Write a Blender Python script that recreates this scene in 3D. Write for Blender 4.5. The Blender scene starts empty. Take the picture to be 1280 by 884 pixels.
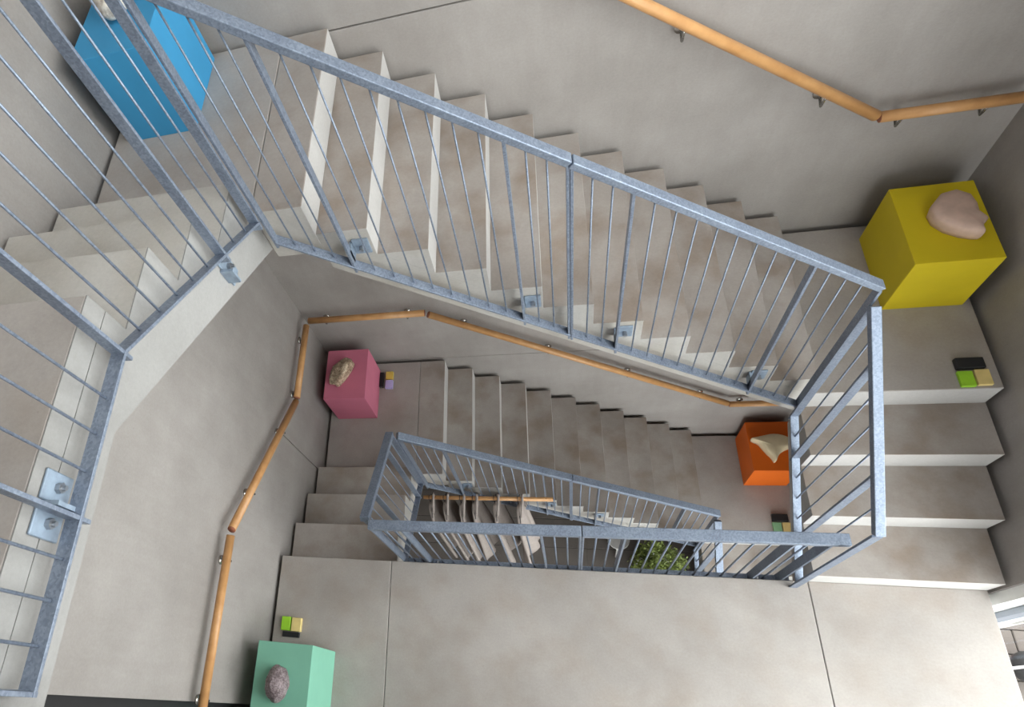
import bpy, bmesh, math, random
from mathutils import Vector, Matrix
random.seed(7)
scene = bpy.context.scene
COL = scene.collection

# ------------------------------------------------------------------ camera
cam_data = bpy.data.cameras.new('camera')
cam = bpy.data.objects.new('camera', cam_data)
COL.objects.link(cam)
cam_data.sensor_width = 36.0
cam_data.lens = 832.26 / 1280 * 36.0
cam_data.shift_x = (640 - 399.43) / 1280
cam_data.shift_y = 0.0
cam_data.clip_start = 0.01
cam.rotation_mode = 'QUATERNION'
RM = Matrix(((0.9431, 0.0536, 0.3281), (0.1054, 0.8877, -0.4482), (-0.3153, 0.4573, 0.8315)))
cam.rotation_quaternion = RM.to_quaternion()
cam.location = (-0.2029, -0.1937, 4.3238)
scene.camera = cam

# ------------------------------------------------------------------ sky
world = bpy.data.worlds.new('overcast_sky')
scene.world = world
world.use_nodes = True
wn = world.node_tree
wn.nodes.clear()
wo = wn.nodes.new('ShaderNodeOutputWorld')
wb = wn.nodes.new('ShaderNodeBackground')
tc = wn.nodes.new('ShaderNodeTexCoord')
sx = wn.nodes.new('ShaderNodeSeparateXYZ')
wr = wn.nodes.new('ShaderNodeValToRGB')
wr.color_ramp.elements[0].position = 0.0
wr.color_ramp.elements[0].color = (0.965, 0.955, 0.965, 1)
wr.color_ramp.elements[1].position = 0.8
wr.color_ramp.elements[1].color = (0.98, 0.975, 0.99, 1)
wn.links.new(tc.outputs['Generated'], sx.inputs[0])
wn.links.new(sx.outputs['Z'], wr.inputs[0])
wn.links.new(wr.outputs[0], wb.inputs['Color'])
wb.inputs['Strength'].default_value = 6.0
wn.links.new(wb.outputs[0], wo.inputs[0])

def portal(loc, rot, sx_, sy_):
    l = bpy.data.lights.new('daylight_portal', 'AREA')
    l.shape = 'RECTANGLE'; l.size = sx_; l.size_y = sy_
    l.cycles.is_portal = True
    o = bpy.data.objects.new('daylight_portal', l)
    COL.objects.link(o)
    o.location = loc; o.rotation_euler = rot
portal((2.13, -.55, 1.7), (0, math.pi / 2, 0), 9.9, 2.3)      # right glazing, shining towards -X
portal((2.13, 1.2, 3.7), (0, math.pi / 2, 0), 2.4, 1.27)      # added upper right window, out of view
portal((-1.59, 1.275, 6.99), (0, 0, 0), .85, 1.42)   # added skylight, out of view
portal((2.13, .90, -1.42), (0, math.pi / 2, 0), 1.75, .62)   # added lower right window, out of view
portal((1.08, -1.93, -1.75), (math.pi / 2, 0, 0), 1.76, 3.0)   # added hall glazing, out of view
portal((1.58, -1.93, 3.2), (math.pi / 2, 0, 0), .76, 6.9)      # added front glazing, shining towards +Y

# ------------------------------------------------------------------ exposure
scene.view_settings.view_transform = 'Standard'
scene.view_settings.look = 'None'
scene.view_settings.gamma = 1.0
scene.view_settings.exposure = 0.72
scene.view_settings.use_curve_mapping = False

# ------------------------------------------------------------------ dimensions
H = 0.17            # riser
G = 0.2051          # going of the long flights
GY = 0.2642         # going of the short flights
X1 = -1.0454        # first nosing of the long flights
XWL, XWR = X1 - G, X1 + 10 * G      # stairwell sides
YL = 0.5917
YB = YL + 3 * GY                    # back edge of the stairwell
YT = 2.3695         # tread ends at the back wall
XL, XR = -2.003, 1.773
WX0, WX1, WY1, WY0 = -2.03, 1.80, 2.40, -1.60     # wall faces
T = 0.23            # slab thickness
STORY = 19 * H
ZG = -STORY         # ground floor
ZC = 6.7            # ceiling

# ------------------------------------------------------------------ materials
def new_mat(name):
    m = bpy.data.materials.new(name)
    m.use_nodes = True
    nt = m.node_tree
    b = nt.nodes['Principled BSDF']
    return m, nt, b

def pos(nt, scale=(1, 1, 1)):
    g = nt.nodes.new('ShaderNodeNewGeometry')
    mp = nt.nodes.new('ShaderNodeMapping')
    mp.inputs['Scale'].default_value = scale
    nt.links.new(g.outputs['Position'], mp.inputs['Vector'])
    return mp.outputs[0]

def noise(nt, vec, scale, detail=4, rough=0.55):
    n = nt.nodes.new('ShaderNodeTexNoise')
    n.inputs['Scale'].default_value = scale
    n.inputs['Detail'].default_value = detail
    n.inputs['Roughness'].default_value = rough
    nt.links.new(vec, n.inputs['Vector'])
    return n.outputs['Fac']

def ramp(nt, fac, stops):
    r = nt.nodes.new('ShaderNodeValToRGB')
    els = r.color_ramp.elements
    while len(els) < len(stops):
        els.new(0.5)
    for e, (p, c) in zip(els, stops):
        e.position = p
        e.color = (c[0], c[1], c[2], 1)
    nt.links.new(fac, r.inputs[0])
    return r.outputs[0]

def mixc(nt, a, b, fac, mode='MULTIPLY'):
    m = nt.nodes.new('ShaderNodeMix')
    m.data_type = 'RGBA'
    m.blend_type = mode
    if isinstance(fac, float):
        m.inputs[0].default_value = fac
    else:
        nt.links.new(fac, m.inputs[0])
    for sock, v in ((m.inputs[6], a), (m.inputs[7], b)):
        if isinstance(v, tuple):
            sock.default_value = (v[0], v[1], v[2], 1)
        else:
            nt.links.new(v, sock)
    return m.outputs[2]

def bump(nt, b, h, strength, dist=0.01):
    n = nt.nodes.new('ShaderNodeBump')
    n.inputs['Strength'].default_value = strength
    n.inputs['Distance'].default_value = dist
    nt.links.new(h, n.inputs['Height'])
    nt.links.new(n.outputs[0], b.inputs['Normal'])

def concrete(name, dark, light, rough=0.75, streak=None, spec=0.3, brown=None):
    m, nt, b = new_mat(name)
    p = pos(nt)
    big = noise(nt, p, 1.7, 5, 0.6)
    col = ramp(nt, big, [(0.3, dark), (0.7, light)])
    if brown:
        mid = noise(nt, p, 4.5, 3, 0.5)
        f = ramp(nt, mid, [(0.45, (0, 0, 0)), (0.7, (0.75, 0.75, 0.75))])
        col = mixc(nt, col, brown, f, 'MULTIPLY')
    fine = noise(nt, p, 90, 3, 0.7)
    col = mixc(nt, col, ramp(nt, fine, [(0.3, (0.9, 0.9, 0.9)), (0.7, (1.0, 1.0, 1.0))]), 1.0)
    if streak:
        st = noise(nt, pos(nt, streak), 3.0, 4, 0.6)
        col = mixc(nt, col, ramp(nt, st, [(0.35, (0.95, 0.945, 0.94)), (0.6, (1.0, 1.0, 1.0))]), 1.0)
    vo = nt.nodes.new('ShaderNodeTexVoronoi')
    vo.inputs['Scale'].default_value = 9
    nt.links.new(p, vo.inputs['Vector'])
    col = mixc(nt, col, ramp(nt, vo.outputs['Distance'], [(0.0, (0.72, 0.7, 0.68)), (0.045, (1, 1, 1))]), 0.6)
    nt.links.new(col, b.inputs['Base Color'])
    b.inputs['Roughness'].default_value = rough
    b.inputs['Specular IOR Level'].default_value = spec
    bump(nt, b, noise(nt, p, 25, 5, 0.65), 0.12, 0.01)
    return m

M = {}
M['wall'] = concrete('wall_concrete', (0.30, 0.272, 0.255), (0.40, 0.370, 0.350), 0.6, (5, 5, 0.9))
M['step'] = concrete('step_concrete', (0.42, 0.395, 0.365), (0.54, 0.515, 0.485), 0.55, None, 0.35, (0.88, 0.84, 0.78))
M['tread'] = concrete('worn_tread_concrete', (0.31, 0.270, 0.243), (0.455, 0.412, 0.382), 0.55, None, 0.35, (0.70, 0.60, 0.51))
M['riser'] = concrete('clean_lit_riser_concrete', (0.50, 0.480, 0.465), (0.58, 0.560, 0.545), 0.6, None, 0.3)  # clean cast face, made paler still to carry the daylight on risers
M['landing'] = concrete('landing_concrete', (0.34, 0.305, 0.282), (0.46, 0.420, 0.392), 0.55, None, 0.35, (0.90, 0.85, 0.80))
M['side'] = concrete('stair_side_concrete', (0.25, 0.24, 0.23), (0.33, 0.32, 0.31), 0.7)  # same concrete, darkened here to offset the strong light on this side
M['groove'] = concrete('joint_concrete', (0.10, 0.095, 0.09), (0.14, 0.13, 0.12), 0.9)

def steel():
    m, nt, b = new_mat('galvanised_steel')
    p = pos(nt)
    v = nt.nodes.new('ShaderNodeTexVoronoi')
    v.inputs['Scale'].default_value = 170
    nt.links.new(p, v.inputs['Vector'])
    c1 = ramp(nt, v.outputs['Color'], [(0.2, (0.19, 0.225, 0.29)), (0.8, (0.27, 0.315, 0.395))])
    c2 = ramp(nt, noise(nt, p, 12, 3), [(0.35, (0.85, 0.85, 0.87)), (0.65, (1, 1, 1))])
    nt.links.new(mixc(nt, c1, c2, 1.0), b.inputs['Base Color'])
    b.inputs['Metallic'].default_value = 0.45
    b.inputs['Roughness'].default_value = 0.45
    return m
M['steel'] = steel()

def simple(name, col, rough=0.5, metal=0.0, var=0.12, scale=20, bmp=0.0, spec=0.5):
    m, nt, b = new_mat(name)
    p = pos(nt)
    d = tuple(c * (1 - var) for c in col)
    n = noise(nt, p, scale, 3)
    nt.links.new(ramp(nt, n, [(0.35, d), (0.65, col)]), b.inputs['Base Color'])
    b.inputs['Roughness'].default_value = rough
    b.inputs['Metallic'].default_value = metal
    b.inputs['Specular IOR Level'].default_value = spec
    if bmp:
        bump(nt, b, n, bmp, 0.01)
    return m

def wood():
    m, nt, b = new_mat('oiled_beech')
    n = noise(nt, pos(nt, (5, 5, 5)), 3, 5)
    nt.links.new(ramp(nt, n, [(0.3, (0.50, 0.25, 0.095)), (0.7, (0.62, 0.335, 0.14))]), b.inputs['Base Color'])
    b.inputs['Roughness'].default_value = 0.4
    return m
M['wood'] = wood()
M['endgrain'] = simple('end_grain', (0.30, 0.10, 0.05), 0.6)
M['chrome'] = simple('chrome', (0.6, 0.58, 0.55), 0.25, 1.0)
M['bolt'] = simple('zinc_bolt', (0.35, 0.36, 0.38), 0.35, 0.9)
M['plate'] = simple('zinc_plate', (0.30, 0.37, 0.46), 0.5, 0.35, 0.2, 40)
M['yellow'] = simple('yellow_paint', (0.66, 0.51, 0.014), 0.55, 0, 0.06, 6, 0, 0.3)
M['blue'] = simple('blue_paint', (0.05, 0.30, 0.56), 0.55, 0, 0.06, 6, 0, 0.3)
M['pink'] = simple('pink_paint', (0.62, 0.18, 0.27), 0.6, 0, 0.06, 6, 0, 0.3)
M['orange'] = simple('orange_paint', (0.70, 0.13, 0.006), 0.55, 0, 0.06, 6, 0, 0.3)
M['green'] = simple('mint_paint', (0.22, 0.50, 0.37), 0.6, 0, 0.06, 6, 0, 0.3)
M['lime'] = simple('lime_card', (0.34, 0.66, 0.03), 0.6)
M['cream_card'] = simple('cream_card', (0.80, 0.62, 0.25), 0.6)
M['lilac'] = simple('lilac_card', (0.55, 0.50, 0.85), 0.6)
M['gold_card'] = simple('yellow_card', (0.80, 0.60, 0.12), 0.6)
M['sage'] = simple('sage_card', (0.25, 0.48, 0.26), 0.6)
M['black'] = simple('black_plastic', (0.012, 0.012, 0.014), 0.6)
M['darkframe'] = simple('dark_frame', (0.02, 0.02, 0.022), 0.4)
M['white'] = simple('white_frame', (0.80, 0.80, 0.78), 0.4, 0, 0.05)
M['grey_frame'] = simple('grey_frame', (0.22, 0.24, 0.28), 0.4, 0.3, 0.05)
M['cloth'] = simple('raw_canvas', (0.34, 0.29, 0.265), 0.9, 0, 0.12, 30, 0.2)
M['strap'] = simple('hanger_wire', (0.06, 0.05, 0.05), 0.4, 0.6)
M['leaf'] = simple('shrub_leaf', (0.24, 0.30, 0.07), 0.6, 0, 0.6, 14)
M['pot'] = simple('pale_pot', (0.55, 0.53, 0.52), 0.6)
M['soil'] = simple('soil', (0.05, 0.035, 0.025), 0.9)
M['tile'] = concrete('hall_tile', (0.10, 0.085, 0.076), (0.15, 0.13, 0.118), 0.5)
M['grout'] = simple('grout', (0.02, 0.018, 0.016), 0.9)
M['paver'] = concrete('paver_stone', (0.085, 0.070, 0.062), (0.12, 0.10, 0.09), 0.8)
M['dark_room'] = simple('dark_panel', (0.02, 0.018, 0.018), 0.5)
M['red'] = simple('red_cloth', (0.55, 0.12, 0.12), 0.8)

def stone(name, a, bcol, scale, rough=0.6, bmp=0.5):
    m, nt, b = new_mat(name)
    tco = nt.nodes.new('ShaderNodeTexCoord')
    n = noise(nt, tco.outputs['Object'], scale, 6, 0.7)
    n2 = noise(nt, tco.outputs['Object'], scale * 4, 3, 0.6)
    c = ramp(nt, n, [(0.35, a), (0.62, bcol)])
    c = mixc(nt, c, ramp(nt, n2, [(0.38, (0.6, 0.55, 0.52)), (0.55, (1, 1, 1))]), 0.8)
    nt.links.new(c, b.inputs['Base Color'])
    b.inputs['Roughness'].default_value = rough
    bump(nt, b, n2, bmp, 0.01)
    return m
M['stone_speckled'] = stone('speckled_stone', (0.20, 0.12, 0.07), (0.72, 0.58, 0.42), 22)
M['stone_purple'] = stone('purple_grey_stone', (0.16, 0.12, 0.13), (0.38, 0.31, 0.32), 26, 0.4, 0.8)
M['plaster_pink'] = simple('pale_pink_stone', (0.66, 0.47, 0.38), 0.7, 0, 0.18, 14, 0.15)
M['plaster_cream'] = simple('cream_plaster', (0.66, 0.55, 0.36), 0.7, 0, 0.12, 10, 0.1)
M['plaster_grey'] = stone('pale_beige_plaster', (0.50, 0.44, 0.38), (0.72, 0.67, 0.60), 10, 0.5, 0.2)

def glass():
    m = bpy.data.materials.new('window_glass')
    m.use_nodes = True
    nt = m.node_tree
    nt.nodes.clear()
    o = nt.nodes.new('ShaderNodeOutputMaterial')
    mx = nt.nodes.new('ShaderNodeMixShader')
    tr = nt.nodes.new('ShaderNodeBsdfTransparent')
    tr.inputs[0].default_value = (0.94, 0.97, 0.96, 1)
    gl = nt.nodes.new('ShaderNodeBsdfGlossy')
    gl.inputs['Roughness'].default_value = 0.02
    # Schlick reflectance; the panes are closed boxes, so a Fresnel node would reflect totally at the back faces
    lw = nt.nodes.new('ShaderNodeLayerWeight')
    lw.inputs['Blend'].default_value = 0.5
    pw = nt.nodes.new('ShaderNodeMath'); pw.operation = 'POWER'; pw.inputs[1].default_value = 5.0
    ml = nt.nodes.new('ShaderNodeMath'); ml.operation = 'MULTIPLY_ADD'
    ml.inputs[1].default_value = 0.96; ml.inputs[2].default_value = 0.04
    nt.links.new(lw.outputs['Facing'], pw.inputs[0])
    nt.links.new(pw.outputs[0], ml.inputs[0])
    nt.links.new(ml.outputs[0], mx.inputs[0])
    nt.links.new(tr.outputs[0], mx.inputs[1])
    nt.links.new(gl.outputs[0], mx.inputs[2])
    nt.links.new(mx.outputs[0], o.inputs[0])
    return m
M['glass'] = glass()

# ------------------------------------------------------------------ helpers
def link(o, parent=None):
    COL.objects.link(o)
    if parent is not None:
        o.parent = parent
    return o

def from_bm(name, bm, mat, parent=None, smooth=False, loc=None):
    me = bpy.data.meshes.new(name)
    bmesh.ops.recalc_face_normals(bm, faces=bm.faces)
    bm.to_mesh(me)
    bm.free()
    me.materials.append(M[mat] if isinstance(mat, str) else mat)
    if smooth:
        for f in me.polygons:
            f.use_smooth = True
    o = bpy.data.objects.new(name, me)
    link(o, parent)
    base = parent_loc(parent)
    if loc is not None:
        o.location = Vector(loc) - base
    elif parent is not None:
        # geometry given in world coordinates: shift to the parent frame
        me.transform(Matrix.Translation(-base))
    return o

def parent_loc(p):
    v = Vector((0, 0, 0))
    while p is not None:
        v += p.location
        p = p.parent
    return v

def tag(o, label=None, cat=None, group=None, kind=None):
    if label: o['label'] = label
    if cat: o['category'] = cat
    if group: o['group'] = group
    if kind: o['kind'] = kind
    return o

def thing(name, loc, label, cat, group=None):
    o = bpy.data.objects.new(name, None)
    o.empty_display_size = 0.1
    o.location = loc
    link(o)
    return tag(o, label, cat, group)

def add_box(bm, x0, x1, y0, y1, z0, z1, bev=0.0):
    r = bmesh.ops.create_cube(bm, size=1.0)
    vs = r['verts']
    for v in vs:
        v.co = Vector((x0 + (v.co.x + .5) * (x1 - x0), y0 + (v.co.y + .5) * (y1 - y0), z0 + (v.co.z + .5) * (z1 - z0)))
    if bev:
        es = list({e for v in vs for e in v.link_edges})
        bmesh.ops.bevel(bm, geom=es, offset=bev, segments=1, affect='EDGES', profile=0.5)

def box(name, mat, x0, x1, y0, y1, z0, z1, parent=None, bev=0.0):
    bm = bmesh.new()
    add_box(bm, x0, x1, y0, y1, z0, z1, bev)
    return from_bm(name, bm, mat, parent)

def add_beam(bm, A, B, n, wn, wt, bev=0.0):
    """bar from A to B, wn wide along n, wt thick along the third axis"""
    A, B, n = Vector(A), Vector(B), Vector(n).normalized()
    d = (B - A).normalized()
    t = d.cross(n).normalized()
    vs = []
    for P in (A, B):
        for a, b in ((-1, -1), (1, -1), (1, 1), (-1, 1)):
            vs.append(bm.verts.new(P + n * (a * wn / 2) + t * (b * wt / 2)))
    fs = [(0, 1, 2, 3), (7, 6, 5, 4), (0, 4, 5, 1), (1, 5, 6, 2), (2, 6, 7, 3), (3, 7, 4, 0)]
    for f in fs:
        bm.faces.new([vs[i] for i in f])
    if bev:
        es = list({e for v in vs for e in v.link_edges})
        bmesh.ops.bevel(bm, geom=es, offset=bev, segments=2, affect='EDGES', profile=0.5)

def beam(name, mat, A, B, n, wn, wt, parent=None, bev=0.0):
    bm = bmesh.new()
    add_beam(bm, A, B, n, wn, wt, bev)
    return from_bm(name, bm, mat, parent)

def add_tube(bm, pts, r, seg=10, caps=True):
    pts = [Vector(p) for p in pts]
    rings = []
    for i, p in enumerate(pts):
        if i == 0: d = pts[1] - p
        elif i == len(pts) - 1: d = p - pts[i - 1]
        else: d = (pts[i + 1] - p).normalized() + (p - pts[i - 1]).normalized()
        d.normalize()
        up = Vector((0, 0, 1)) if abs(d.z) < 0.9 else Vector((1, 0, 0))
        a = d.cross(up).normalized()
        b = d.cross(a).normalized()
        rr = r[i] if isinstance(r, (list, tuple)) else r
        rings.append([bm.verts.new(p + a * (rr * math.cos(2 * math.pi * k / seg)) + b * (rr * math.sin(2 * math.pi * k / seg))) for k in range(seg)])
    for r0, r1 in zip(rings, rings[1:]):
        for k in range(seg):
            bm.faces.new((r0[k], r0[(k + 1) % seg], r1[(k + 1) % seg], r1[k]))
    if caps:
        bm.faces.new(rings[0])
        bm.faces.new(rings[-1])

def tube(name, mat, pts, r, parent=None, seg=10, smooth=True):
    bm = bmesh.new()
    add_tube(bm, pts, r, seg)
    return from_bm(name, bm, mat, parent, smooth)

def prism(name, mat, poly, axis, a0, a1, parent=None, bev=0.0):
    """poly in the plane perpendicular to axis ('X': (y,z); 'Y': (x,z))"""
    bm = bmesh.new()
    def P(u, v, a):
        return (a, u, v) if axis == 'X' else (u, a, v)
    f0 = [bm.verts.new(P(u, v, a0)) for u, v in poly]
    f1 = [bm.verts.new(P(u, v, a1)) for u, v in poly]
    bm.faces.new(f0)
    bm.faces.new(list(reversed(f1)))
    for i in range(len(poly)):
        j = (i + 1) % len(poly)
        bm.faces.new((f0[i], f0[j], f1[j], f1[i]))
    if bev:
        bmesh.ops.bevel(bm, geom=list(bm.edges), offset=bev, segments=1, affect='EDGES', profile=0.5)
    return from_bm(name, bm, mat, parent)

# ------------------------------------------------------------------ walls
def structure(name, loc=(0, 0, 0)):
    o = bpy.data.objects.new(name, None)
    o.location = loc
    link(o)
    o['kind'] = 'structure'
    return o

JOINTS = [ZG - .1, -0.69, 2.51, 2.51 + STORY, ZC + .3]
wall = structure('wall_back')
box('backing', 'groove', WX0 - .3, WX1 + .3, WY1 + .012, WY1 + .25, ZG - .1, ZC + .2, wall)
for a, b in zip(JOINTS, JOINTS[1:]):
    if b > ZC + .2: b = ZC + .2
    box('wall_panel', 'wall', WX0 - .3, WX1 + .3, WY1, WY1 + .1, a + .004, b - .004, wall, 0.003)

wall = structure('wall_left')
YE = -0.296
box('backing', 'groove', WX0 - .25, WX0 - .012, YE, WY1, ZG - .1, ZC + .2, wall)
for a, b in zip(JOINTS, JOINTS[1:]):
    b = min(b, ZC + .2)
    if a < 0 < b:
        # a vertical joint runs down behind the lower handrail
        box('wall_panel', 'wall', WX0 - .1, WX0, 1.389, WY1 - .001, a + .004, 0.30, wall, 0.0)
        box('wall_panel', 'wall', WX0 - .1, WX0, YE, 1.383, a + .004, 0.30, wall, 0.0)
        box('wall_panel', 'wall', WX0 - .1, WX0, YE, WY1 - .001, 0.30, b - .004, wall, 0.0)
    elif b < 0:
        box('wall_panel', 'wall', WX0 - .1, WX0, 1.389, WY1 - .001, a + .004, b + .004, wall, 0.0)
        box('wall_panel', 'wall', WX0 - .1, WX0, YE, 1.383, a + .004, b + .004, wall, 0.0)
    else:
        box('wall_panel', 'wall', WX0 - .1, WX0, YE, WY1 - .001, a - .004, b - .004, wall, 0.0)
box('end_face', 'wall', WX0 - .3, WX0, YE - .02, YE, ZG - .1, ZC + .2, wall)

YW = 0.585
wall = structure('wall_right')
WZ0, WZ1 = 2.5, 4.9      # opening of the added high window
box('wall_panel', 'wall', WX1, WX1 + .3, YW, WY1 + .2, -.55, WZ0, wall, 0.004)
box('wall_panel', 'wall', WX1, WX1 + .3, YW, WY1 + .2, ZG - .1, -2.3, wall, 0.004)
box('wall_panel', 'wall', WX1, WX1 + .3, 1.2, WY1 + .2, -2.3, -.55, wall, 0.0)
box('wall_panel', 'wall', WX1, WX1 + .3, YW, WY1 + .2, WZ1, ZC + .2, wall, 0.004)
box('wall_panel', 'wall', WX1, WX1 + .3, 1.85, WY1 + .2, WZ0, WZ1, wall, 0.0)

wall = structure('wall_front')
XFG = 1.2      # added glazing starts to the right of this
box('wall_panel', 'wall', WX0 - .3, XFG, WY0 - .3, WY0, -.25, ZC + .2, wall, 0.004)
box('wall_panel', 'wall', WX0 - .3, .2, WY0 - .3, WY0, ZG - .1, -.25, wall, 0.004)
ceil = structure('ceiling')
SX0, SX1, SY0, SY1 = WX0, -1.15, .55, 2.0        # added skylight over the left side
box('ceiling_slab', 'wall', SX1, WX1 + .4, WY0 - .4, WY1 + .3, ZC, ZC + .25, ceil)
box('ceiling_slab', 'wall', WX0 - .4, SX1, WY0 - .4, SY0, ZC, ZC + .25, ceil)
box('ceiling_slab', 'wall', WX0 - .4, SX1, SY1, WY1 + .3, ZC, ZC + .25, ceil)
box('ceiling_slab', 'wall', WX0 - .4, SX0 - .001, SY0, SY1, ZC, ZC + .25, ceil)
win = structure('window_added_skylight')  # unseen skylight, added to light the upper left from above
box('pane', 'glass', SX0, SX1, SY0, SY1, ZC + .27, ZC + .28, win)
box('frame', 'grey_frame', SX0 - .03, SX0 + .02, SY0 - .03, SY1 + .03, ZC + .25, ZC + .30, win)
box('frame', 'grey_frame', SX1 - .02, SX1 + .03, SY0 - .03, SY1 + .03, ZC + .25, ZC + .30, win)

# dark window in the front part of the left wall
win = structure('window_1')
box('pane', 'glass', WX0 - .10, WX0 - .09, WY0, YE - .02, ZG, ZC, win)
for y in (YE - .045, -0.78, -1.20, WY0 + .03):
    box('mullion', 'darkframe', WX0 - .13, WX0 - .05, y - .025, y + .025, ZG, ZC, win, 0.004)
for z in (ZG + .05, -.12, .9, 2.02, 3.1, 4.2, 5.4, ZC - .05):
    box('transom', 'darkframe', WX0 - .125, WX0 - .055, WY0, YE - .02, z - .03, z + .03, win, 0.004)
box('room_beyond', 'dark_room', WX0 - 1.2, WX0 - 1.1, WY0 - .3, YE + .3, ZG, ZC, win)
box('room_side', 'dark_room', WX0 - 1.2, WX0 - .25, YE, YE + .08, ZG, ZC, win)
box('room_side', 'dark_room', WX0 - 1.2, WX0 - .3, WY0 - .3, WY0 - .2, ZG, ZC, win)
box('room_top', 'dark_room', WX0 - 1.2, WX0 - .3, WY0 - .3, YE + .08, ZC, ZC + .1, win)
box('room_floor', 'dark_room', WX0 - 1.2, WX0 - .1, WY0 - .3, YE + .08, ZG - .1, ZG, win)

# tall glazing in the front part of the right wall
win = structure('window_2')
box('reveal', 'white', WX1 + .002, WX1 + .30, YW - .055, YW - .001, ZG, ZC, win)
box('pane', 'glass', WX1 + .13, WX1 + .14, WY0, YW - .06, ZG, ZC, win)
box('frame', 'grey_frame', WX1 + .09, WX1 + .16, YW - .085, YW - .056, ZG, ZC, win, .003)
box('frame', 'grey_frame', WX1 + .04, WX1 + .16, WY0, WY0 + .04, ZG, ZC, win, .003)
box('mullion', 'grey_frame', WX1 + .10, WX1 + .16, -.55, -.50, ZG, ZC, win, .003)
for z in (ZG + .03, 2.93, ZC - .04):
    box('transom', 'grey_frame', WX1 + .10, WX1 + .16, WY0, YW - .06, z - .03, z + .03, win, .003)
win = structure('window_added_low')  # unseen window, added to brighten the lower flight
box('pane', 'glass', WX1 + .13, WX1 + .14, YW - .05, 1.2, -2.3, -.55, win)
for y in (YW + .03, 1.17):
    box('mullion', 'grey_frame', WX1 + .10, WX1 + .17, y - .03, y + .03, -2.3, -.55, win, .003)
for z in (-2.27, -.58):
    box('transom', 'grey_frame', WX1 + .105, WX1 + .165, YW, 1.2, z - .03, z + .03, win, .003)
win = structure('window_added_high')  # unseen window, added to light the upper risers from the right
box('pane', 'glass', WX1 + .13, WX1 + .14, YW - .05, 1.85, WZ0, WZ1, win)
for y in (YW + .03, 1.82):
    box('mullion', 'grey_frame', WX1 + .10, WX1 + .17, y - .03, y + .03, WZ0, WZ1, win, .003)
for z in (WZ0 + .03, WZ1 - .03):
    box('transom', 'grey_frame', WX1 + .105, WX1 + .165, YW, 1.85, z - .03, z + .03, win, .003)
# unseen glazing added in the front wall and hall to let in light
win = structure('window_added_front')
box('pane', 'glass', XFG, WX1 + .16, WY0 - .14, WY0 - .13, -.25, ZC, win)
box('pane', 'glass', .2, WX1 + .16, WY0 - .14, WY0 - .13, ZG, -.25, win)
for x in (.23, 1.0):
    box('mullion', 'grey_frame', x - .03, x + .03, WY0 - .18, WY0 - .10, ZG, -.25, win, .003)
for x in (XFG + .03, WX1 + .12):
    box('mullion', 'grey_frame', x - .03, x + .03, WY0 - .18, WY0 - .10, ZG, ZC, win, .003)
for z in (ZG + .03, -.30, 2.93, ZC - .04):
    box('transom', 'grey_frame', XFG, WX1 + .16, WY0 - .175, WY0 - .105, z - .03, z + .03, win, .003)
# steel safety bars in front of the glass
guard = thing('window_guard', (WX1 + .05, .1, 0), 'white steel window guard of upright bars behind the right end of the large landing', 'window guard')
y = 0.44
while y > WY0 + .1:
    tube('bar', 'white', [(WX1 + .03, y, -.20), (WX1 + .03, y, 1.0)], .007, guard, 8)
    y -= 0.186
box('rail', 'white', WX1 + .015, WX1 + .045, WY0 + .02, YW - .1, .99, 1.02, guard, .003)
box('rail', 'white', WX1 + .024, WX1 + .036, WY0 + .02, YW - .1, -.212, -.20, guard)

# ground floor and paving outside
floor = structure('floor', (0, 0, ZG))
box('screed', 'grout', WX0 - .05, WX1 + .2, WY0, WY1, ZG - .08, ZG - .004, floor)
bm = bmesh.new(); add_box(bm, -.148, .148, -.148, .148, -.02, 0, .003)
tile0 = from_bm('tile', bm, 'tile', floor, loc=(WX0 + .15, WY0 + .15, ZG))
ix = 0
for i in range(13):
    for j in range(13):
        if i == 0 and j == 0: continue
        t = tile0.copy(); link(t); t.location = (WX0 + .15 + .295 * i, WY0 + .15 + .30 * j, 0)
gr = structure('ground_outside', (3.2, 0, ZG - .06))
gr.name = 'paved_ground'
box('bedding', 'grout', WX1 + .32, 14, -9, 11, ZG - .3, ZG - .085, gr)
bm = bmesh.new(); add_box(bm, -.147, .147, -.096, .096, -.05, 0, .006)
pav0 = None
for i in range(16):
    for j in range(18):
        lx = WX1 + .50 + .30 * i + (.15 if j % 2 else 0)
        ly = -1.6 + .198 * j
        if pav0 is None:
            pav0 = from_bm('paving_stone', bm, 'paver', gr, loc=(lx, ly, ZG - .06))
        else:
            t = pav0.copy(); link(t)
            t.location = Vector((lx, ly, ZG - .06)) - gr.location
            t.rotation_euler = (random.uniform(-.01, .01), random.uniform(-.01, .01), random.uniform(-.012, .012))
box('far_paving', 'paver', WX1 + .50 + 16 * .30, 14, -9, 11, ZG - .12, ZG - .065, gr)
box('far_paving', 'paver', WX1 + .32, WX1 + .50 + 16 * .30, 2.0, 11, ZG - .12, ZG - .065, gr)
box('far_paving', 'paver', WX1 + .32, WX1 + .50 + 16 * .30, -9, -1.72, ZG - .12, ZG - .065, gr)

# ------------------------------------------------------------------ concrete landings
def landing(label, x0, x1, y0, y1, zt, group=None, name='landing_slab'):
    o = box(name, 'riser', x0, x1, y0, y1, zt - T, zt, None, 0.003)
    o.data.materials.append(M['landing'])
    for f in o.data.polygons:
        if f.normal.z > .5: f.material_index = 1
    return tag(o, label, 'landing', group)

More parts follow.
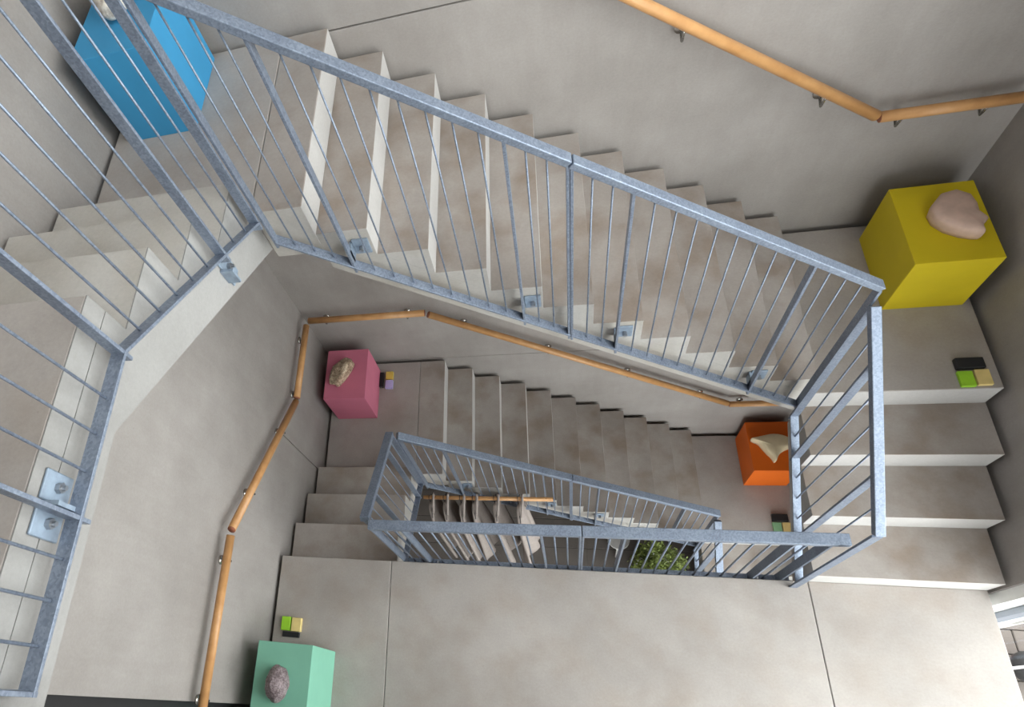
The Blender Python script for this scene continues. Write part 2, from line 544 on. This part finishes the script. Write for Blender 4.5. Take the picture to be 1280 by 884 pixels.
J1, J2 = -1.2425, 1.022
J = .0035
landing('square concrete corner landing under the blue plinth', XL, XWL - J, YB, YT, 15 * H)
landing('dim concrete corner landing under the yellow plinth, top right', XWR + .0005, XR, YB, YT, 4 * H)
landing('concrete corner landing under the pink plinth', XL, XWL - J, YB, YT, -4 * H)
landing('lowest concrete corner landing, under the orange plinth', XWR + .0005, XR, YB, YT, -15 * H)
landing('left slab of the large landing, under the mint green plinth', XL, J1 - J, WY0, YL, 0)
landing('long middle slab of the large landing between its two joints', J1, J2 - J, WY0, YL, 0)
landing('bright right slab of the large landing beside the window', J2, XR, WY0, YL, 0)

# upper landing with a cast joint in its edge
o = landing('highest landing at the left edge with a thin joint along its side', XL, XWL - .004, -.315, YL, 19 * H)
landing('front part of the highest landing below the viewer', XL, XR, WY0, -.3155, 19 * H)
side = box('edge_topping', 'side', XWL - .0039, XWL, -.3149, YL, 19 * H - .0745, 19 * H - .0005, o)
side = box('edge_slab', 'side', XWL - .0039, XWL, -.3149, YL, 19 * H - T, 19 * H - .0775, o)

# ------------------------------------------------------------------ stair flights
def face_mats(o, top=None, front=None, fn=None):
    me = o.data
    if top:
        me.materials.append(M[top]); it = len(me.materials) - 1
    if front:
        me.materials.append(M[front]); ir = len(me.materials) - 1
    for f in me.polygons:
        if top and f.normal.z > .5: f.material_index = it
        elif front and f.normal.dot(Vector(fn)) > .5: f.material_index = ir
    return o
def long_flight(zt, label):
    f = thing('stair_flight', (XWL, YB, zt - 11 * H), label, 'stairs', 'long flights along the back wall')
    # precast head piece
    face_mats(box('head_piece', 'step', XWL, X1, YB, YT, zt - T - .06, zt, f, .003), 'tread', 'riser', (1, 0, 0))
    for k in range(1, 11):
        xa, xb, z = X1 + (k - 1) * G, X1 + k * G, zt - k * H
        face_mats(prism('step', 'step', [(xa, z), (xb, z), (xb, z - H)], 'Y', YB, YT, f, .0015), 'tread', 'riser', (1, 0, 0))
    # upper riser below the head piece is the face of the head piece; sloping waist
    z0 = zt - H
    prism('waist_slab', 'step', [(X1 + .0004, z0), (X1 + 10 * G, z0 - 10 * H), (X1 + 10 * G, z0 - 10 * H - T), (X1 + .0004, z0 - T)],
          'Y', YB + .0006, YT - .0006, f)
    return f

long_flight(15 * H, 'upper long flight of concrete steps from the blue plinth down to the yellow plinth')
long_flight(-4 * H, 'lower long flight of concrete steps descending from the pink plinth to the orange plinth')

def short_flight(x0, x1, ya, zt, sgn, label, sidemat='step'):
    """ya = top nosing; treads run from ya in direction sgn"""
    f = thing('stair_flight', ((x0 + x1) / 2, ya, zt - 4 * H), label, 'stairs', 'short side flights')
    for k in range(1, 4):
        y0, y1, z = ya + sgn * (k - 1) * GY, ya + sgn * k * GY, zt - k * H
        face_mats(prism('step', 'step', [(y0, z), (y1, z), (y1, z - H)], 'X', x0, x1, f, .0015), 'step' if sidemat == 'side' else 'tread', 'riser', (0, sgn, 0))  # highest left flight gets paler treads, standing in for its stronger light
        if sidemat == 'side':
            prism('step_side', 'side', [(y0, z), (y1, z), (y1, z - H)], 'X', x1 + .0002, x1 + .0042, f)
    z0 = zt - H
    e = ya + sgn * 3 * GY
    w = [(ya, z0), (e, z0 - 3 * H), (e, z0 - 3 * H - T + H), (ya, zt - T)]
    w = [(ya, z0), (e, z0 - 3 * H), (e, z0 - 3 * H - T), (ya, z0 - T)]
    prism('waist_slab', 'step', w, 'X', x0 + .0006, x1 - .0006, f)
    if sidemat == 'side':
        # the sloping soffit runs on under the landing until it meets its underside
        run = (zt - T - (z0 - T)) / H * GY
        hw = [(ya, z0 - T), (ya, zt - T - .0005), (ya - run, zt - T - .0005)]
        prism('haunch', 'step', hw, 'X', x0 + .0006, x1 - .0006, f)
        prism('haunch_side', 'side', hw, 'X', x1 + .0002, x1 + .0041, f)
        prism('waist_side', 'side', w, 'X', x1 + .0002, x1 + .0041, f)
    return f

short_flight(XWR, XR, YB, 4 * H, -1, 'short flight of pale steps on the right, between yellow plinth and large landing')
short_flight(XL, XWL, YL, 0, 1, 'short flight of steps from the large landing down to the pink plinth')
short_flight(XL, XWL - .0045, YL, 19 * H, 1, 'highest short flight of steps with a white side, at the left edge', 'side')
short_flight(XWR, XR, YB, -15 * H, -1, 'lowest short flight of steps from the orange plinth to the tiled hall')

# ------------------------------------------------------------------ steel railings
def railing(loc, label, axis, plane, runs, group='galvanised stair railings', pw=.040, br_=.0036):
    """runs: list of dicts a,b (coordinate along axis), za,zb bottom rail heights, h, posts, bars, splits, fix"""
    r = thing('stair_railing', loc, label, 'railing', group)
    n = Vector((0, 1, 0)) if axis == 'X' else Vector((1, 0, 0))
    def P(u, z):
        return Vector((u, plane, z)) if axis == 'X' else Vector((plane, u, z))
    bar0 = {}
    for q in runs:
        a, b, za, zb, h = q['a'], q['b'], q['za'], q['zb'], q['h']
        def zz(u): return za + (zb - za) * (u - a) / (b - a)
        cuts = [a] + q.get('splits', []) + [b]
        for i, (c0, c1) in enumerate(zip(cuts, cuts[1:])):
            e0 = .002 if i > 0 else 0
            e1 = .002 if i < len(cuts) - 2 else 0
            s = 1 if c1 > c0 else -1
            u0, u1 = c0 + s * e0, c1 - s * e1
            beam('top_rail', 'steel', P(u0, zz(u0) + h), P(u1, zz(u1) + h), n, q.get('tw', .050), q.get('th', .036), r, .003)
            beam('bottom_rail', 'steel', P(u0, zz(u0)), P(u1, zz(u1)), n, q.get('bw', .040), .010, r, .001)
        for p in q['posts']:
            u, dn = (p if isinstance(p, tuple) else (p, .035))
            beam('post', 'steel', P(u, zz(u) - dn), P(u, zz(u) + h - .012), n, pw, .010, r, .001)
        for u in q['bars']:
            tube('baluster', 'steel', [P(u, zz(u)), P(u, zz(u) + h - .012)], br_, r, 8)
        for u in q.get('fix', []):
            # welded plate with a bolt on the face of the stair slab
            face = q['face']
            sg = 1 if face > plane else -1
            z = zz(u) + .02
            dz = q.get('fixdz', 0)
            f0, f1 = sorted((face - sg * .009, face - sg * .0005))
            for side_ in q.get('sides', (1,)):
                w0, w1 = sorted((u + side_ * .006, u + side_ * .072))
                if axis == 'X':
                    br = box('bracket', 'plate', w0, w1, f0, f1, z - q.get('tall', .045) + dz, z + q.get('tall', .045) + dz, r, .002)
                    tube('bolt', 'bolt', [((w0 + w1) / 2, face - sg * .009, z + dz), ((w0 + w1) / 2, face - sg * .03, z + dz)], .010, br, 6, False)
                else:
                    br = box('bracket', 'plate', f0, f1, w0, w1, z - q.get('tall', .045) + dz, z + q.get('tall', .045) + dz, r, .002)
                    tube('bolt', 'bolt', [(face - sg * .009, (w0 + w1) / 2, z + dz), (face - sg * .022, (w0 + w1) / 2, z + dz)], .0125, br, 6, False)
                    tube('bolt', 'bolt', [(face - sg * .022, (w0 + w1) / 2, z + dz), (face - sg * .032, (w0 + w1) / 2, z + dz)], .006, br, 8, False)
            # web joining post and face
            if axis == 'X':
                box('web', 'plate', u - .005, u + .005, min(plane, face), max(plane, face) - .001, z - .04 + dz, z + .03 + dz, r)
            else:
                box('web', 'plate', min(plane, face) + .001, max(plane, face), u - .005, u + .005, z - .04 + dz, z + .03 + dz, r)
    return r

def spaced(a, b, n):
    return [a + (b - a) * (i + 1) / (n + 1) for i in range(n)]

YR = 1.33
def back_railing(dz, label, tw=.050, th=.036, pw=.044, br_=.0045):
    zf = lambda x: .702 - .829 * (x - .9187) + dz
    A, B = -1.182, .945
    posts = [A, -.924, -.304, -.124, -.112, .074, .695, B]
    bars = spaced(A, -.924, 3) + spaced(-.924, -.304, 8) + spaced(-.304, -.124, 2) + spaced(-.112, .074, 2) + spaced(.074, .695, 8) + spaced(.695, B, 3)
    return railing((0, YR, zf(0)), label, 'X', YR,
                   [dict(a=A, b=B, za=zf(A), zb=zf(B), h=1.09, posts=posts, bars=bars, splits=[-.118],
                         fix=[-.924, -.304, .074, .695], face=YB, fixdz=.03, tw=tw, th=th)], pw=pw, br_=br_)
back_railing(0, 'long sloping steel railing crossing the picture from the blue plinth to the yellow plinth', .040, .028, .034, .0033)
back_railing(-STORY, 'long sloping steel railing in front of the steps between pink and orange plinths')

def right_railing(dz, label, tw=.050, pw=.044, br_=.0045):
    XP = .948
    zf = lambda y: .42 + .65 * (y - 1.03) + dz
    A, B = 1.30, .56
    posts = [A, 1.118, .758, (B, .14)]
    bars = [1.209, 1.028, .938, .848, .662]
    return railing((XP, .9, zf(.9)), label, 'Y', XP, [dict(a=A, b=B, za=zf(A), zb=zf(B), h=1.08, posts=posts, bars=bars, tw=tw, bw=.036)], pw=pw, br_=br_)
right_railing(0, 'short steep railing on the right beside the pale steps below the yellow plinth', .035, .036, .0036)
right_railing(-STORY, 'lowest short railing beside the orange plinth landing, mostly behind the front railing')

# left side, upper: sloping part and level part with a kink
XP = -1.203
zs = lambda y: 3.120 - .66 * (y - .49)
lev_posts = [.082, (-.261, .01)]
railing((XP, .49, 3.1), 'nearest steel railing at the left edge, sloping then level, bolted to the white stair side', 'Y', XP, [
    dict(a=1.305, b=.49, za=zs(1.305), zb=3.12, h=1.06, posts=[1.300, 1.035, .488],
         bars=[1.222, 1.130, .945, .855, .765, .676, .584], fix=[1.035], face=XWL, sides=(1,), fixdz=-.135, tall=.075),
    dict(a=.49, b=-.266, za=3.12, zb=3.12, h=1.06, posts=lev_posts,
         bars=[.366, .276, .186, -.006, -.090, -.176], fix=[.100], face=XWL, sides=(1, -1), fixdz=.012)], pw=.036, br_=.0036)
# left side, lower
zs2 = lambda y: zs(y) - STORY
railing((XP, .95, -.4), 'short dark railing above the steps between the large landing and the pink plinth', 'Y', XP, [
    dict(a=1.303, b=.648, za=zs2(1.303), zb=zs2(.648), h=1.06, posts=[1.298, 1.172, .832, .653],
         bars=[1.26, 1.085, 1.0, .915, .75, .69], fix=[], face=XWL)])
# front railing along the large landing
YF = .617
fp = [-1.165, -1.0, -.30, -.116, -.104, .083, .77, .905]
fb = spaced(-1.165, -1.0, 2) + spaced(-1.0, -.30, 9) + spaced(-.30, -.116, 2) + spaced(-.104, .083, 2) + spaced(.083, .77, 9) + spaced(.77, .905, 1)
railing((0, YF, -.1), 'level steel railing along the edge of the large landing', 'X', YF, [
    dict(a=-1.175, b=.965, za=-.11, zb=-.11, h=.965, posts=fp, bars=fb, splits=[-.11], fix=[-1.0, .77], face=YL, tw=.052)], pw=.046, br_=.0048)

# ------------------------------------------------------------------ timber handrails on the walls
def bracket(parent, wallpt, railpt, nrm):
    """chrome bracket: disc on the wall, bent rod up to the rail"""
    w, rp, nrm = Vector(wallpt), Vector(railpt), Vector(nrm)
    bm = bmesh.new()
    add_tube(bm, [w, w + nrm * .008], .026, 14)
    elbow = w + (rp - w) * .75 + Vector((0, 0, -.075))
    add_tube(bm, [w + nrm * .008, elbow, rp + Vector((0, 0, -.018))], .0065, 8)
    return from_bm('rail_bracket', bm, 'chrome', parent, True)

def handrail(label, pts, brk, nrm, wallc, axis):
    o = thing('handrail', pts[0], label, 'handrail', 'beech handrails on the walls')
    tube('rail', 'wood', pts, .0245, o, 20)
    d0 = (Vector(pts[1]) - Vector(pts[0])).normalized()
    d1 = (Vector(pts[-1]) - Vector(pts[-2])).normalized()
    tube('end_cap', 'endgrain', [Vector(pts[0]) - d0 * .0015, Vector(pts[0]) - d0 * .0001], .0240, o, 20)
    tube('end_cap', 'endgrain', [Vector(pts[-1]) + d1 * .0001, Vector(pts[-1]) + d1 * .0015], .0240, o, 20)
    A, B = Vector(pts[0]), Vector(pts[-1])
    for t in brk:
        p = A.lerp(B, t)
        w = p.copy()
        if axis == 'Y': w.y = wallc
        else: w.x = wallc
        w.z -= .07
        bracket(o, w, p, nrm)
    return o
YH = 2.325
XH = -1.955
def frac(v, a, b): return (v - a) / (b - a)
handrail('short level wooden handrail on the back wall above the pink plinth', [(-1.955, YH, .190), (-1.058, YH, .180)],
         [frac(-1.84, -1.955, -1.058), frac(-1.203, -1.955, -1.058)], (0, -1, 0), WY1, 'Y')
handrail('long sloping wooden handrail on the back wall above the lower long flight', [(-1.035, YH, .155), (1.182, YH, -1.650)],
         [frac(v, -1.035, 1.182) for v in (-.816, -.224, .376, .969)], (0, -1, 0), WY1, 'Y')
handrail('short level wooden handrail ending behind the railing above the orange plinth', [(1.200, YH, -1.672), (1.720, YH, -1.672)],
         [frac(1.299, 1.2, 1.72), .85], (0, -1, 0), WY1, 'Y')
handrail('large sloping wooden handrail at the top edge of the picture', [(-1.035, YH, .155 + STORY), (1.210, YH, 1.575)],
         [frac(v, -1.035, 1.21) for v in (-.816, -.224, .376, .986)], (0, -1, 0), WY1, 'Y')
handrail('short level wooden handrail in the top right corner above the yellow plinth', [(1.228, YH, 1.562), (1.735, YH, 1.562)],
         [frac(1.321, 1.228, 1.735), frac(1.622, 1.228, 1.735)], (0, -1, 0), WY1, 'Y')
handrail('short level wooden handrail on the left wall beside the pink plinth', [(XH, 2.262, .225), (XH, 1.662, .225)],
         [.14, .9], (1, 0, 0), WX0, 'X')
handrail('sloping wooden handrail on the left wall above the short lower steps', [(XH, 1.628, .235), (XH, .556, .905)],
         [.25, .74], (1, 0, 0), WX0, 'X')
handrail('level wooden handrail on the left wall above the mint green plinth', [(XH, .520, .905), (XH, -.345, .905)],
         [.14, .955], (1, 0, 0), WX0, 'X')
handrail('short level wooden handrail on the back wall above the blue plinth', [(-1.955, YH, .190 + STORY), (-1.058, YH, .180 + STORY)],
         [.13, .84], (0, -1, 0), WY1, 'Y')

# ------------------------------------------------------------------ plinths
def plinth(mat, x0, x1, y0, y1, zb, h, label):
    bm = bmesh.new()
    add_box(bm, x0, x1, y0, y1, zb, zb + h, .002)
    o = from_bm('plinth', bm, mat, None)
    return tag(o, label, 'plinth', None)
plinth('yellow', 1.405, 1.735, 1.838, 2.285, 4 * H, .41, 'yellow box plinth carrying a pale pink stone, top right')
plinth('blue', -1.935, -1.588, 1.888, 2.33, 15 * H, .43, 'bright blue box plinth in the top left corner')
plinth('pink', -1.935, -1.594, 1.862, 2.295, -4 * H, .42, 'pink box plinth carrying a speckled stone')
plinth('orange', 1.400, 1.738, 1.885, 2.335, -15 * H, .43, 'orange box plinth carrying a winged cream form')
plinth('green', -1.905, -1.568, -.43, .026, 0, .43, 'mint green box plinth carrying a purple-grey stone, bottom left')

# ------------------------------------------------------------------ sculptures
def lump(name, mat, c, size, rot, seed, amp=.12, freq=2.0, label='', fn=None, sub=4):
    bm = bmesh.new()
    bmesh.ops.create_icosphere(bm, subdivisions=sub, radius=1.0)
    from mathutils import noise as mn
    for v in bm.verts:
        p = v.co.copy()
        k = 1 + amp * mn.noise(p * freq + Vector((seed, seed * 2, 0))) + amp * .3 * mn.noise(p * freq * 4 + Vector((seed, 0, 3)))
        v.co = p * k
        if fn: v.co = fn(v.co)
        v.co = Vector((v.co.x * size[0], v.co.y * size[1], v.co.z * size[2]))
    zmin = min(v.co.z for v in bm.verts)
    cut = zmin * .82
    for v in bm.verts:
        if v.co.z < cut: v.co.z = cut
    for v in bm.verts: v.co.z -= cut
    bm.transform(Matrix.Rotation(rot, 4, 'Z'))
    o = from_bm(name, bm, mat, None, True, loc=c)
    return tag(o, label, 'sculpture', 'stone pieces shown on the plinths')

# egg shaped stone on the mint plinth
lump('carved_stone', 'stone_purple', (-1.738, -.190, .43), (.066, .094, .06), 0, 3, .12, 2.2,
     'rough purple-grey egg-shaped stone lying on the mint green plinth')
# speckled stone on the pink plinth: wedge with a ridge
def wedge(p):
    if p.y > 0: p.x *= 1 - .35 * p.y
    if p.x > .45: p.x = .45 + (p.x - .45) * .25
    if p.y > .75: p.y = .75 + (p.y - .75) * .4; 
    p.z *= 1 + .25 * p.x
    return p
lump('carved_stone', 'stone_speckled', (-1.775, 2.075, -4 * H + .42), (.088, .135, .06), math.radians(-32), 5, .2, 1.9,
     'speckled brown and cream stone lying on the pink plinth', wedge)
# pale pink domed stone with a bite in one corner on the yellow plinth
def outline_form(name, mat, poly, c, zh, label, dome=.8, inset=.0, flat=.25):
    """solid with a free-form outline, domed top: rings shrink towards the middle"""
    bm = bmesh.new()
    cx = (min(p[0] for p in poly) + max(p[0] for p in poly)) / 2; cy = (min(p[1] for p in poly) + max(p[1] for p in poly)) / 2
    rings = []
    levels = [(0.96, 0.0), (1.0, .3), (1.0, .62), (.975, .76), (.90, .87), (.68, .955), (.34, .99)]
    for s, hgt in levels:
        rings.append([bm.verts.new((cx + (x - cx) * s, cy + (y - cy) * s, hgt * zh)) for x, y in poly])
    top = bm.verts.new((cx, cy, zh))
    n = len(poly)
    for r0, r1 in zip(rings, rings[1:]):
        for k in range(n):
            bm.faces.new((r0[k], r0[(k + 1) % n], r1[(k + 1) % n], r1[k]))
    for k in range(n):
        bm.faces.new((rings[-1][k], rings[-1][(k + 1) % n], top))
    bm.faces.new(list(reversed(rings[0])))
    o = from_bm(name, bm, mat, None, True, loc=c)
    return tag(o, label, 'sculpture', 'stone pieces shown on the plinths')

def smooth_poly(p, it=2):
    for _ in range(it):
        q = []
        for i in range(len(p)):
            a, b = p[i], p[(i + 1) % len(p)]
            q.append((a[0] * .75 + b[0] * .25, a[1] * .75 + b[1] * .25))
            q.append((a[0] * .25 + b[0] * .75, a[1] * .25 + b[1] * .75))
        p = q
    return p
# outline read off as plan coordinates around the form's middle
yp = [(-.075, .06), (-.03, .115), (.03, .13), (.075, .095), (.085, .04), (.080, -.01), (.102, -.050), (.090, -.060), (.079, -.074), (.074, -.092), (.074, -.118), (.068, -.124), (.04, -.120),
      (.0, -.105), (-.05, -.07), (-.085, -.02), (-.09, .03)]
outline_form('carved_stone', 'plaster_pink', yp, (1.592, 2.065, 4 * H + .41), .085,
             'pale pink domed stone with a notched corner on the yellow plinth')
# winged cream form on the orange plinth
wp = [(-.155, .085), (-.145, .070), (-.10, .050), (-.075, .0), (-.050, -.045), (-.02, -.085), (-.005, -.125), (.003, -.125), (.018, -.085), (.055, -.040), (.10, -.01), (.155, .01),
      (.165, .045), (.13, .085), (.07, .115), (0, .120), (-.06, .105), (-.12, .090)]
outline_form('carved_form', 'plaster_cream', smooth_poly(wp, 1), (1.560, 2.075, -15 * H + .43), .11,
             'cream carved form with pointed wings on the orange plinth')
# pale lump with a small pointed shell on the blue plinth
lump('carved_stone', 'plaster_grey', (-1.770, 2.150, 15 * H + .43), (.07, .10, .065), .2, 9, .1, 1.5,
     'pale beige rounded form on the blue plinth, cut by the top edge')

# ------------------------------------------------------------------ colour blocks and black boxes beside the plinths
def block(mat, x0, x1, y0, y1, z, label, h=.012, name='color_block', rz=0):
    cx, cy = (x0 + x1) / 2, (y0 + y1) / 2
    bm = bmesh.new()
    add_box(bm, x0 - cx, x1 - cx, y0 - cy, y1 - cy, 0, h, .002)
    o = from_bm(name, bm, mat, None, loc=(cx, cy, z))
    o.rotation_euler.z = rz
    return tag(o, label, 'box' if name != 'color_block' else 'block', 'colour blocks beside the plinths' if name == 'color_block' else 'small black boxes beside the plinths')
z = 4 * H
block('lime', 1.612, 1.668, 1.392, 1.470, z, 'lime green block on the edge of the landing by the yellow plinth', .02)
block('cream_card', 1.676, 1.732, 1.397, 1.476, z, 'sandy cream block next to the lime one by the yellow plinth', .02)
block('black', 1.615, 1.722, 1.482, 1.535, z, 'small black box behind the two blocks near the yellow plinth', .03, 'small_box')
z = -4 * H
block('gold_card', -1.540, -1.478, 2.205, 2.275, z, 'yellow block beside the pink plinth', .03)
block('lilac', -1.540, -1.478, 2.122, 2.197, z, 'lilac block beside the pink plinth', .03)
block('black', -1.592, -1.560, 2.135, 2.270, z, 'small black box between the pink plinth and its blocks', .03, 'small_box')
z = 0
block('lime', -1.940, -1.878, .122, .205, z, 'lime green block beside the mint green plinth', .03)
block('cream_card', -1.870, -1.806, .120, .202, z, 'pale cream block beside the mint green plinth', .03)
block('black', -1.928, -1.815, .085, .116, z, 'small black box between the mint green plinth and its blocks', .02, 'small_box')
z = -15 * H
block('sage', 1.563, 1.628, 1.455, 1.545, z, 'sage green block on the landing near the orange plinth', .03)
block('cream_card', 1.638, 1.700, 1.455, 1.545, z, 'ochre block on the landing near the orange plinth', .03)
block('black', 1.568, 1.690, 1.556, 1.62, z, 'small black box behind the blocks near the orange plinth', .03, 'small_box')

# ------------------------------------------------------------------ garments on a rail under the stairs
ZR = -1.0
YRK = 1.290
rack = thing('hanging_rod', (-.7, YRK, ZR), 'wooden rod hung in the stairwell behind the front railing, carrying canvas garments', 'rod')
tube('rod', 'wood', [(-1.248, YRK, ZR), (-.250, YRK, ZR)], .016, rack, 16)
for x, dz in ((-1.15, .10), (-.47, -.30), (-.30, -.40)):
    tube('cord', 'strap', [(x, YRK, ZR + .0175), (x + .002, YRK + .0165, ZR), (x + .002, 1.309, ZR + dz * .5), (x + .002, 1.309, ZR + dz)], .003, rack, 6)

def garment(x, w, ln, lean, ph, label):
    g = thing('garment', (x, YRK, ZR), label, 'garment', 'canvas garments on the hanging rod')
    bm = bmesh.new()
    ny, nz = 14, 16
    grid = []
    for i in range(nz + 1):
        t = i / nz
        row = []
        half = w * (.62 + .38 * min(1, t / .10)) * (1 + .10 * t)
        for j in range(ny + 1):
            s = j / ny * 2 - 1
            yy = YRK + (.066 if t > .12 else .066 * t / .12 + (.012 if t < .12 else 0)) - half * (1 - s) * (.75 + .25 * min(1, t / .12)) - .03 * t
            zz_ = ZR - .045 - ln * t - (abs(s) ** 1.5) * .05 * (1 - t) + .03 * t * math.sin(6 * s + ph)
            xx = x + lean * t + .030 * t * math.sin(5.5 * s + ph) + .018 * math.sin(3 * s + ph * 2) * t + .035 * (s * s) * (.3 + t) + .05 * s * (.25 + t)
            row.append(bm.verts.new((xx, yy, zz_)))
        grid.append(row)
    for r0, r1 in zip(grid, grid[1:]):
        for j in range(ny):
            bm.faces.new((r0[j], r0[j + 1], r1[j + 1], r1[j]))
    o = from_bm('cloth', bm, 'cloth', g, True)
    sm = o.modifiers.new('thick', 'SOLIDIFY'); sm.thickness = .022; sm.offset = 0
    # hanger
    bm = bmesh.new()
    add_tube(bm, [(x, YRK + .022, ZR - .005), (x, YRK + .015, ZR + .022), (x, YRK - .008, ZR + .026), (x, YRK - .024, ZR + .008), (x, YRK, ZR - .05)], .003, 6)
    add_tube(bm, [(x + .01, YRK - w * 1.2, ZR - .12), (x, YRK, ZR - .045), (x + .01, YRK + .055, ZR - .07)], .004, 6)
    from_bm('hanger', bm, 'strap', g, True)
    # strap
    bm = bmesh.new()
    add_tube(bm, [(x + .02, YRK - w * .9, ZR - .09), (x + .035, YRK - .02, ZR + .024), (x + .035, YRK + .018, ZR + .020), (x + .03, YRK + .055, ZR - .06)], .010, 6)
    from_bm('strap', bm, 'cloth', g, True)
    return g
names = ['beige canvas garment hanging first from the left on the rod in the stairwell', 'beige canvas garment hanging second from the left on the rod in the stairwell',
         'beige canvas garment hanging third from the left on the rod in the stairwell', 'beige canvas garment hanging fourth from the left on the rod in the stairwell',
         'beige canvas garment hanging fifth from the left on the rod in the stairwell', 'beige canvas garment hanging last on the right of the rod in the stairwell']
for i, x in enumerate((-1.20, -1.085, -.955, -.855, -.69, -.51)):
    garment(x, .115 + .01 * (i % 3), 1.30 + .08 * ((i * 2) % 3), .03, i * 1.3, names[i])

# ------------------------------------------------------------------ shrub in a pot in the hall
shrub = thing('potted_shrub', (.62, 1.15, ZG), 'green leafy shrub in a pale pot at the bottom of the stairwell', 'plant')
bm = bmesh.new()
prof = [(.0, .0), (.12, .0), (.15, .05), (.165, .30), (.175, .32), (.155, .32), (.15, .27), (0, .27)]
seg = 24
rings = [[bm.verts.new((.62 + r * math.cos(2 * math.pi * k / seg), 1.15 + r * math.sin(2 * math.pi * k / seg), ZG + zz_)) for k in range(seg)] for r, zz_ in prof[1:-1]]
for r0, r1 in zip(rings, rings[1:]):
    for k in range(seg):
        bm.faces.new((r0[k], r0[(k + 1) % seg], r1[(k + 1) % seg], r1[k]))
bm.faces.new(list(reversed(rings[0])))
from_bm('pot', bm, 'pot', shrub, True)
tube('soil', 'soil', [(.62, 1.15, ZG + .25), (.62, 1.15, ZG + .285)], .149, shrub, 24, False)
bm = bmesh.new()
for k in range(9):
    a = k * .7
    add_tube(bm, [(.62, 1.15, ZG + .27), (.62 + .06 * math.cos(a), 1.15 + .06 * math.sin(a), ZG + .45), (.62 + .18 * math.cos(a), 1.15 + .16 * math.sin(a), ZG + .68)], [.008, .006, .003], 5)
from_bm('stem', bm, 'soil', shrub, True)
bm = bmesh.new()
for k in range(2600):
    u = random.random(); a = random.uniform(0, 2 * math.pi); ph = math.acos(1 - 2 * u)
    rr = .85 + .25 * math.sin(3 * a + 2) * math.sin(2 * ph) + random.uniform(-.35, .12)
    c = Vector((.62 + .23 * rr * math.sin(ph) * math.cos(a), 1.16 + .20 * rr * math.sin(ph) * math.sin(a), ZG + .62 + .22 * rr * math.cos(ph)))
    d = Vector((random.gauss(0, 1), random.gauss(0, 1), random.gauss(.6, .7))).normalized()
    e = d.cross(Vector((random.random(), random.random(), random.random()))).normalized()
    l, w = random.uniform(.022, .04), random.uniform(.008, .013)
    q = d.cross(e) * .004
    v = [bm.verts.new(p) for p in (c, c + d * l * .5 + e * w, c + d * l + q, c + d * l * .5 - e * w)]
    bm.faces.new(v)
lf = from_bm('foliage', bm, 'leaf', shrub)
lf['kind'] = 'stuff'

# pale round stool near the shrub
st = thing('round_stool', (.32, 1.32, ZG), 'pale round stool standing left of the shrub at the bottom of the stairwell', 'stool')
tube('seat', 'pot', [(.32, 1.42, ZG + .38), (.32, 1.42, ZG + .42)], .10, st, 24, False)
for k in range(3):
    a = k * 2.094 + .4
    tube('leg', 'pot', [(.32 + .06 * math.cos(a), 1.42 + .06 * math.sin(a), ZG + .38), (.32 + .09 * math.cos(a), 1.42 + .09 * math.sin(a), ZG)], .011, st, 8)

# black bag outside on the paving
bag = thing('beanbag', (3.34, .57, ZG - .06), 'black rounded seat bag with a red strap on the paving outside the window', 'bag')
bm = bmesh.new()
bmesh.ops.create_icosphere(bm, subdivisions=3, radius=1)
for v in bm.verts:
    v.co = Vector((3.34 + v.co.x * .13, .57 + v.co.y * .13, max(ZG - .058, ZG + .07 + v.co.z * .14)))
from_bm('cover', bm, 'black', bag, True)
bm = bmesh.new()
add_tube(bm, [(3.24, .66, ZG - .05), (3.22, .70, ZG - .045), (3.25, .72, ZG - .05)], .018, 8)
from_bm('strap', bm, 'red', bag, True)
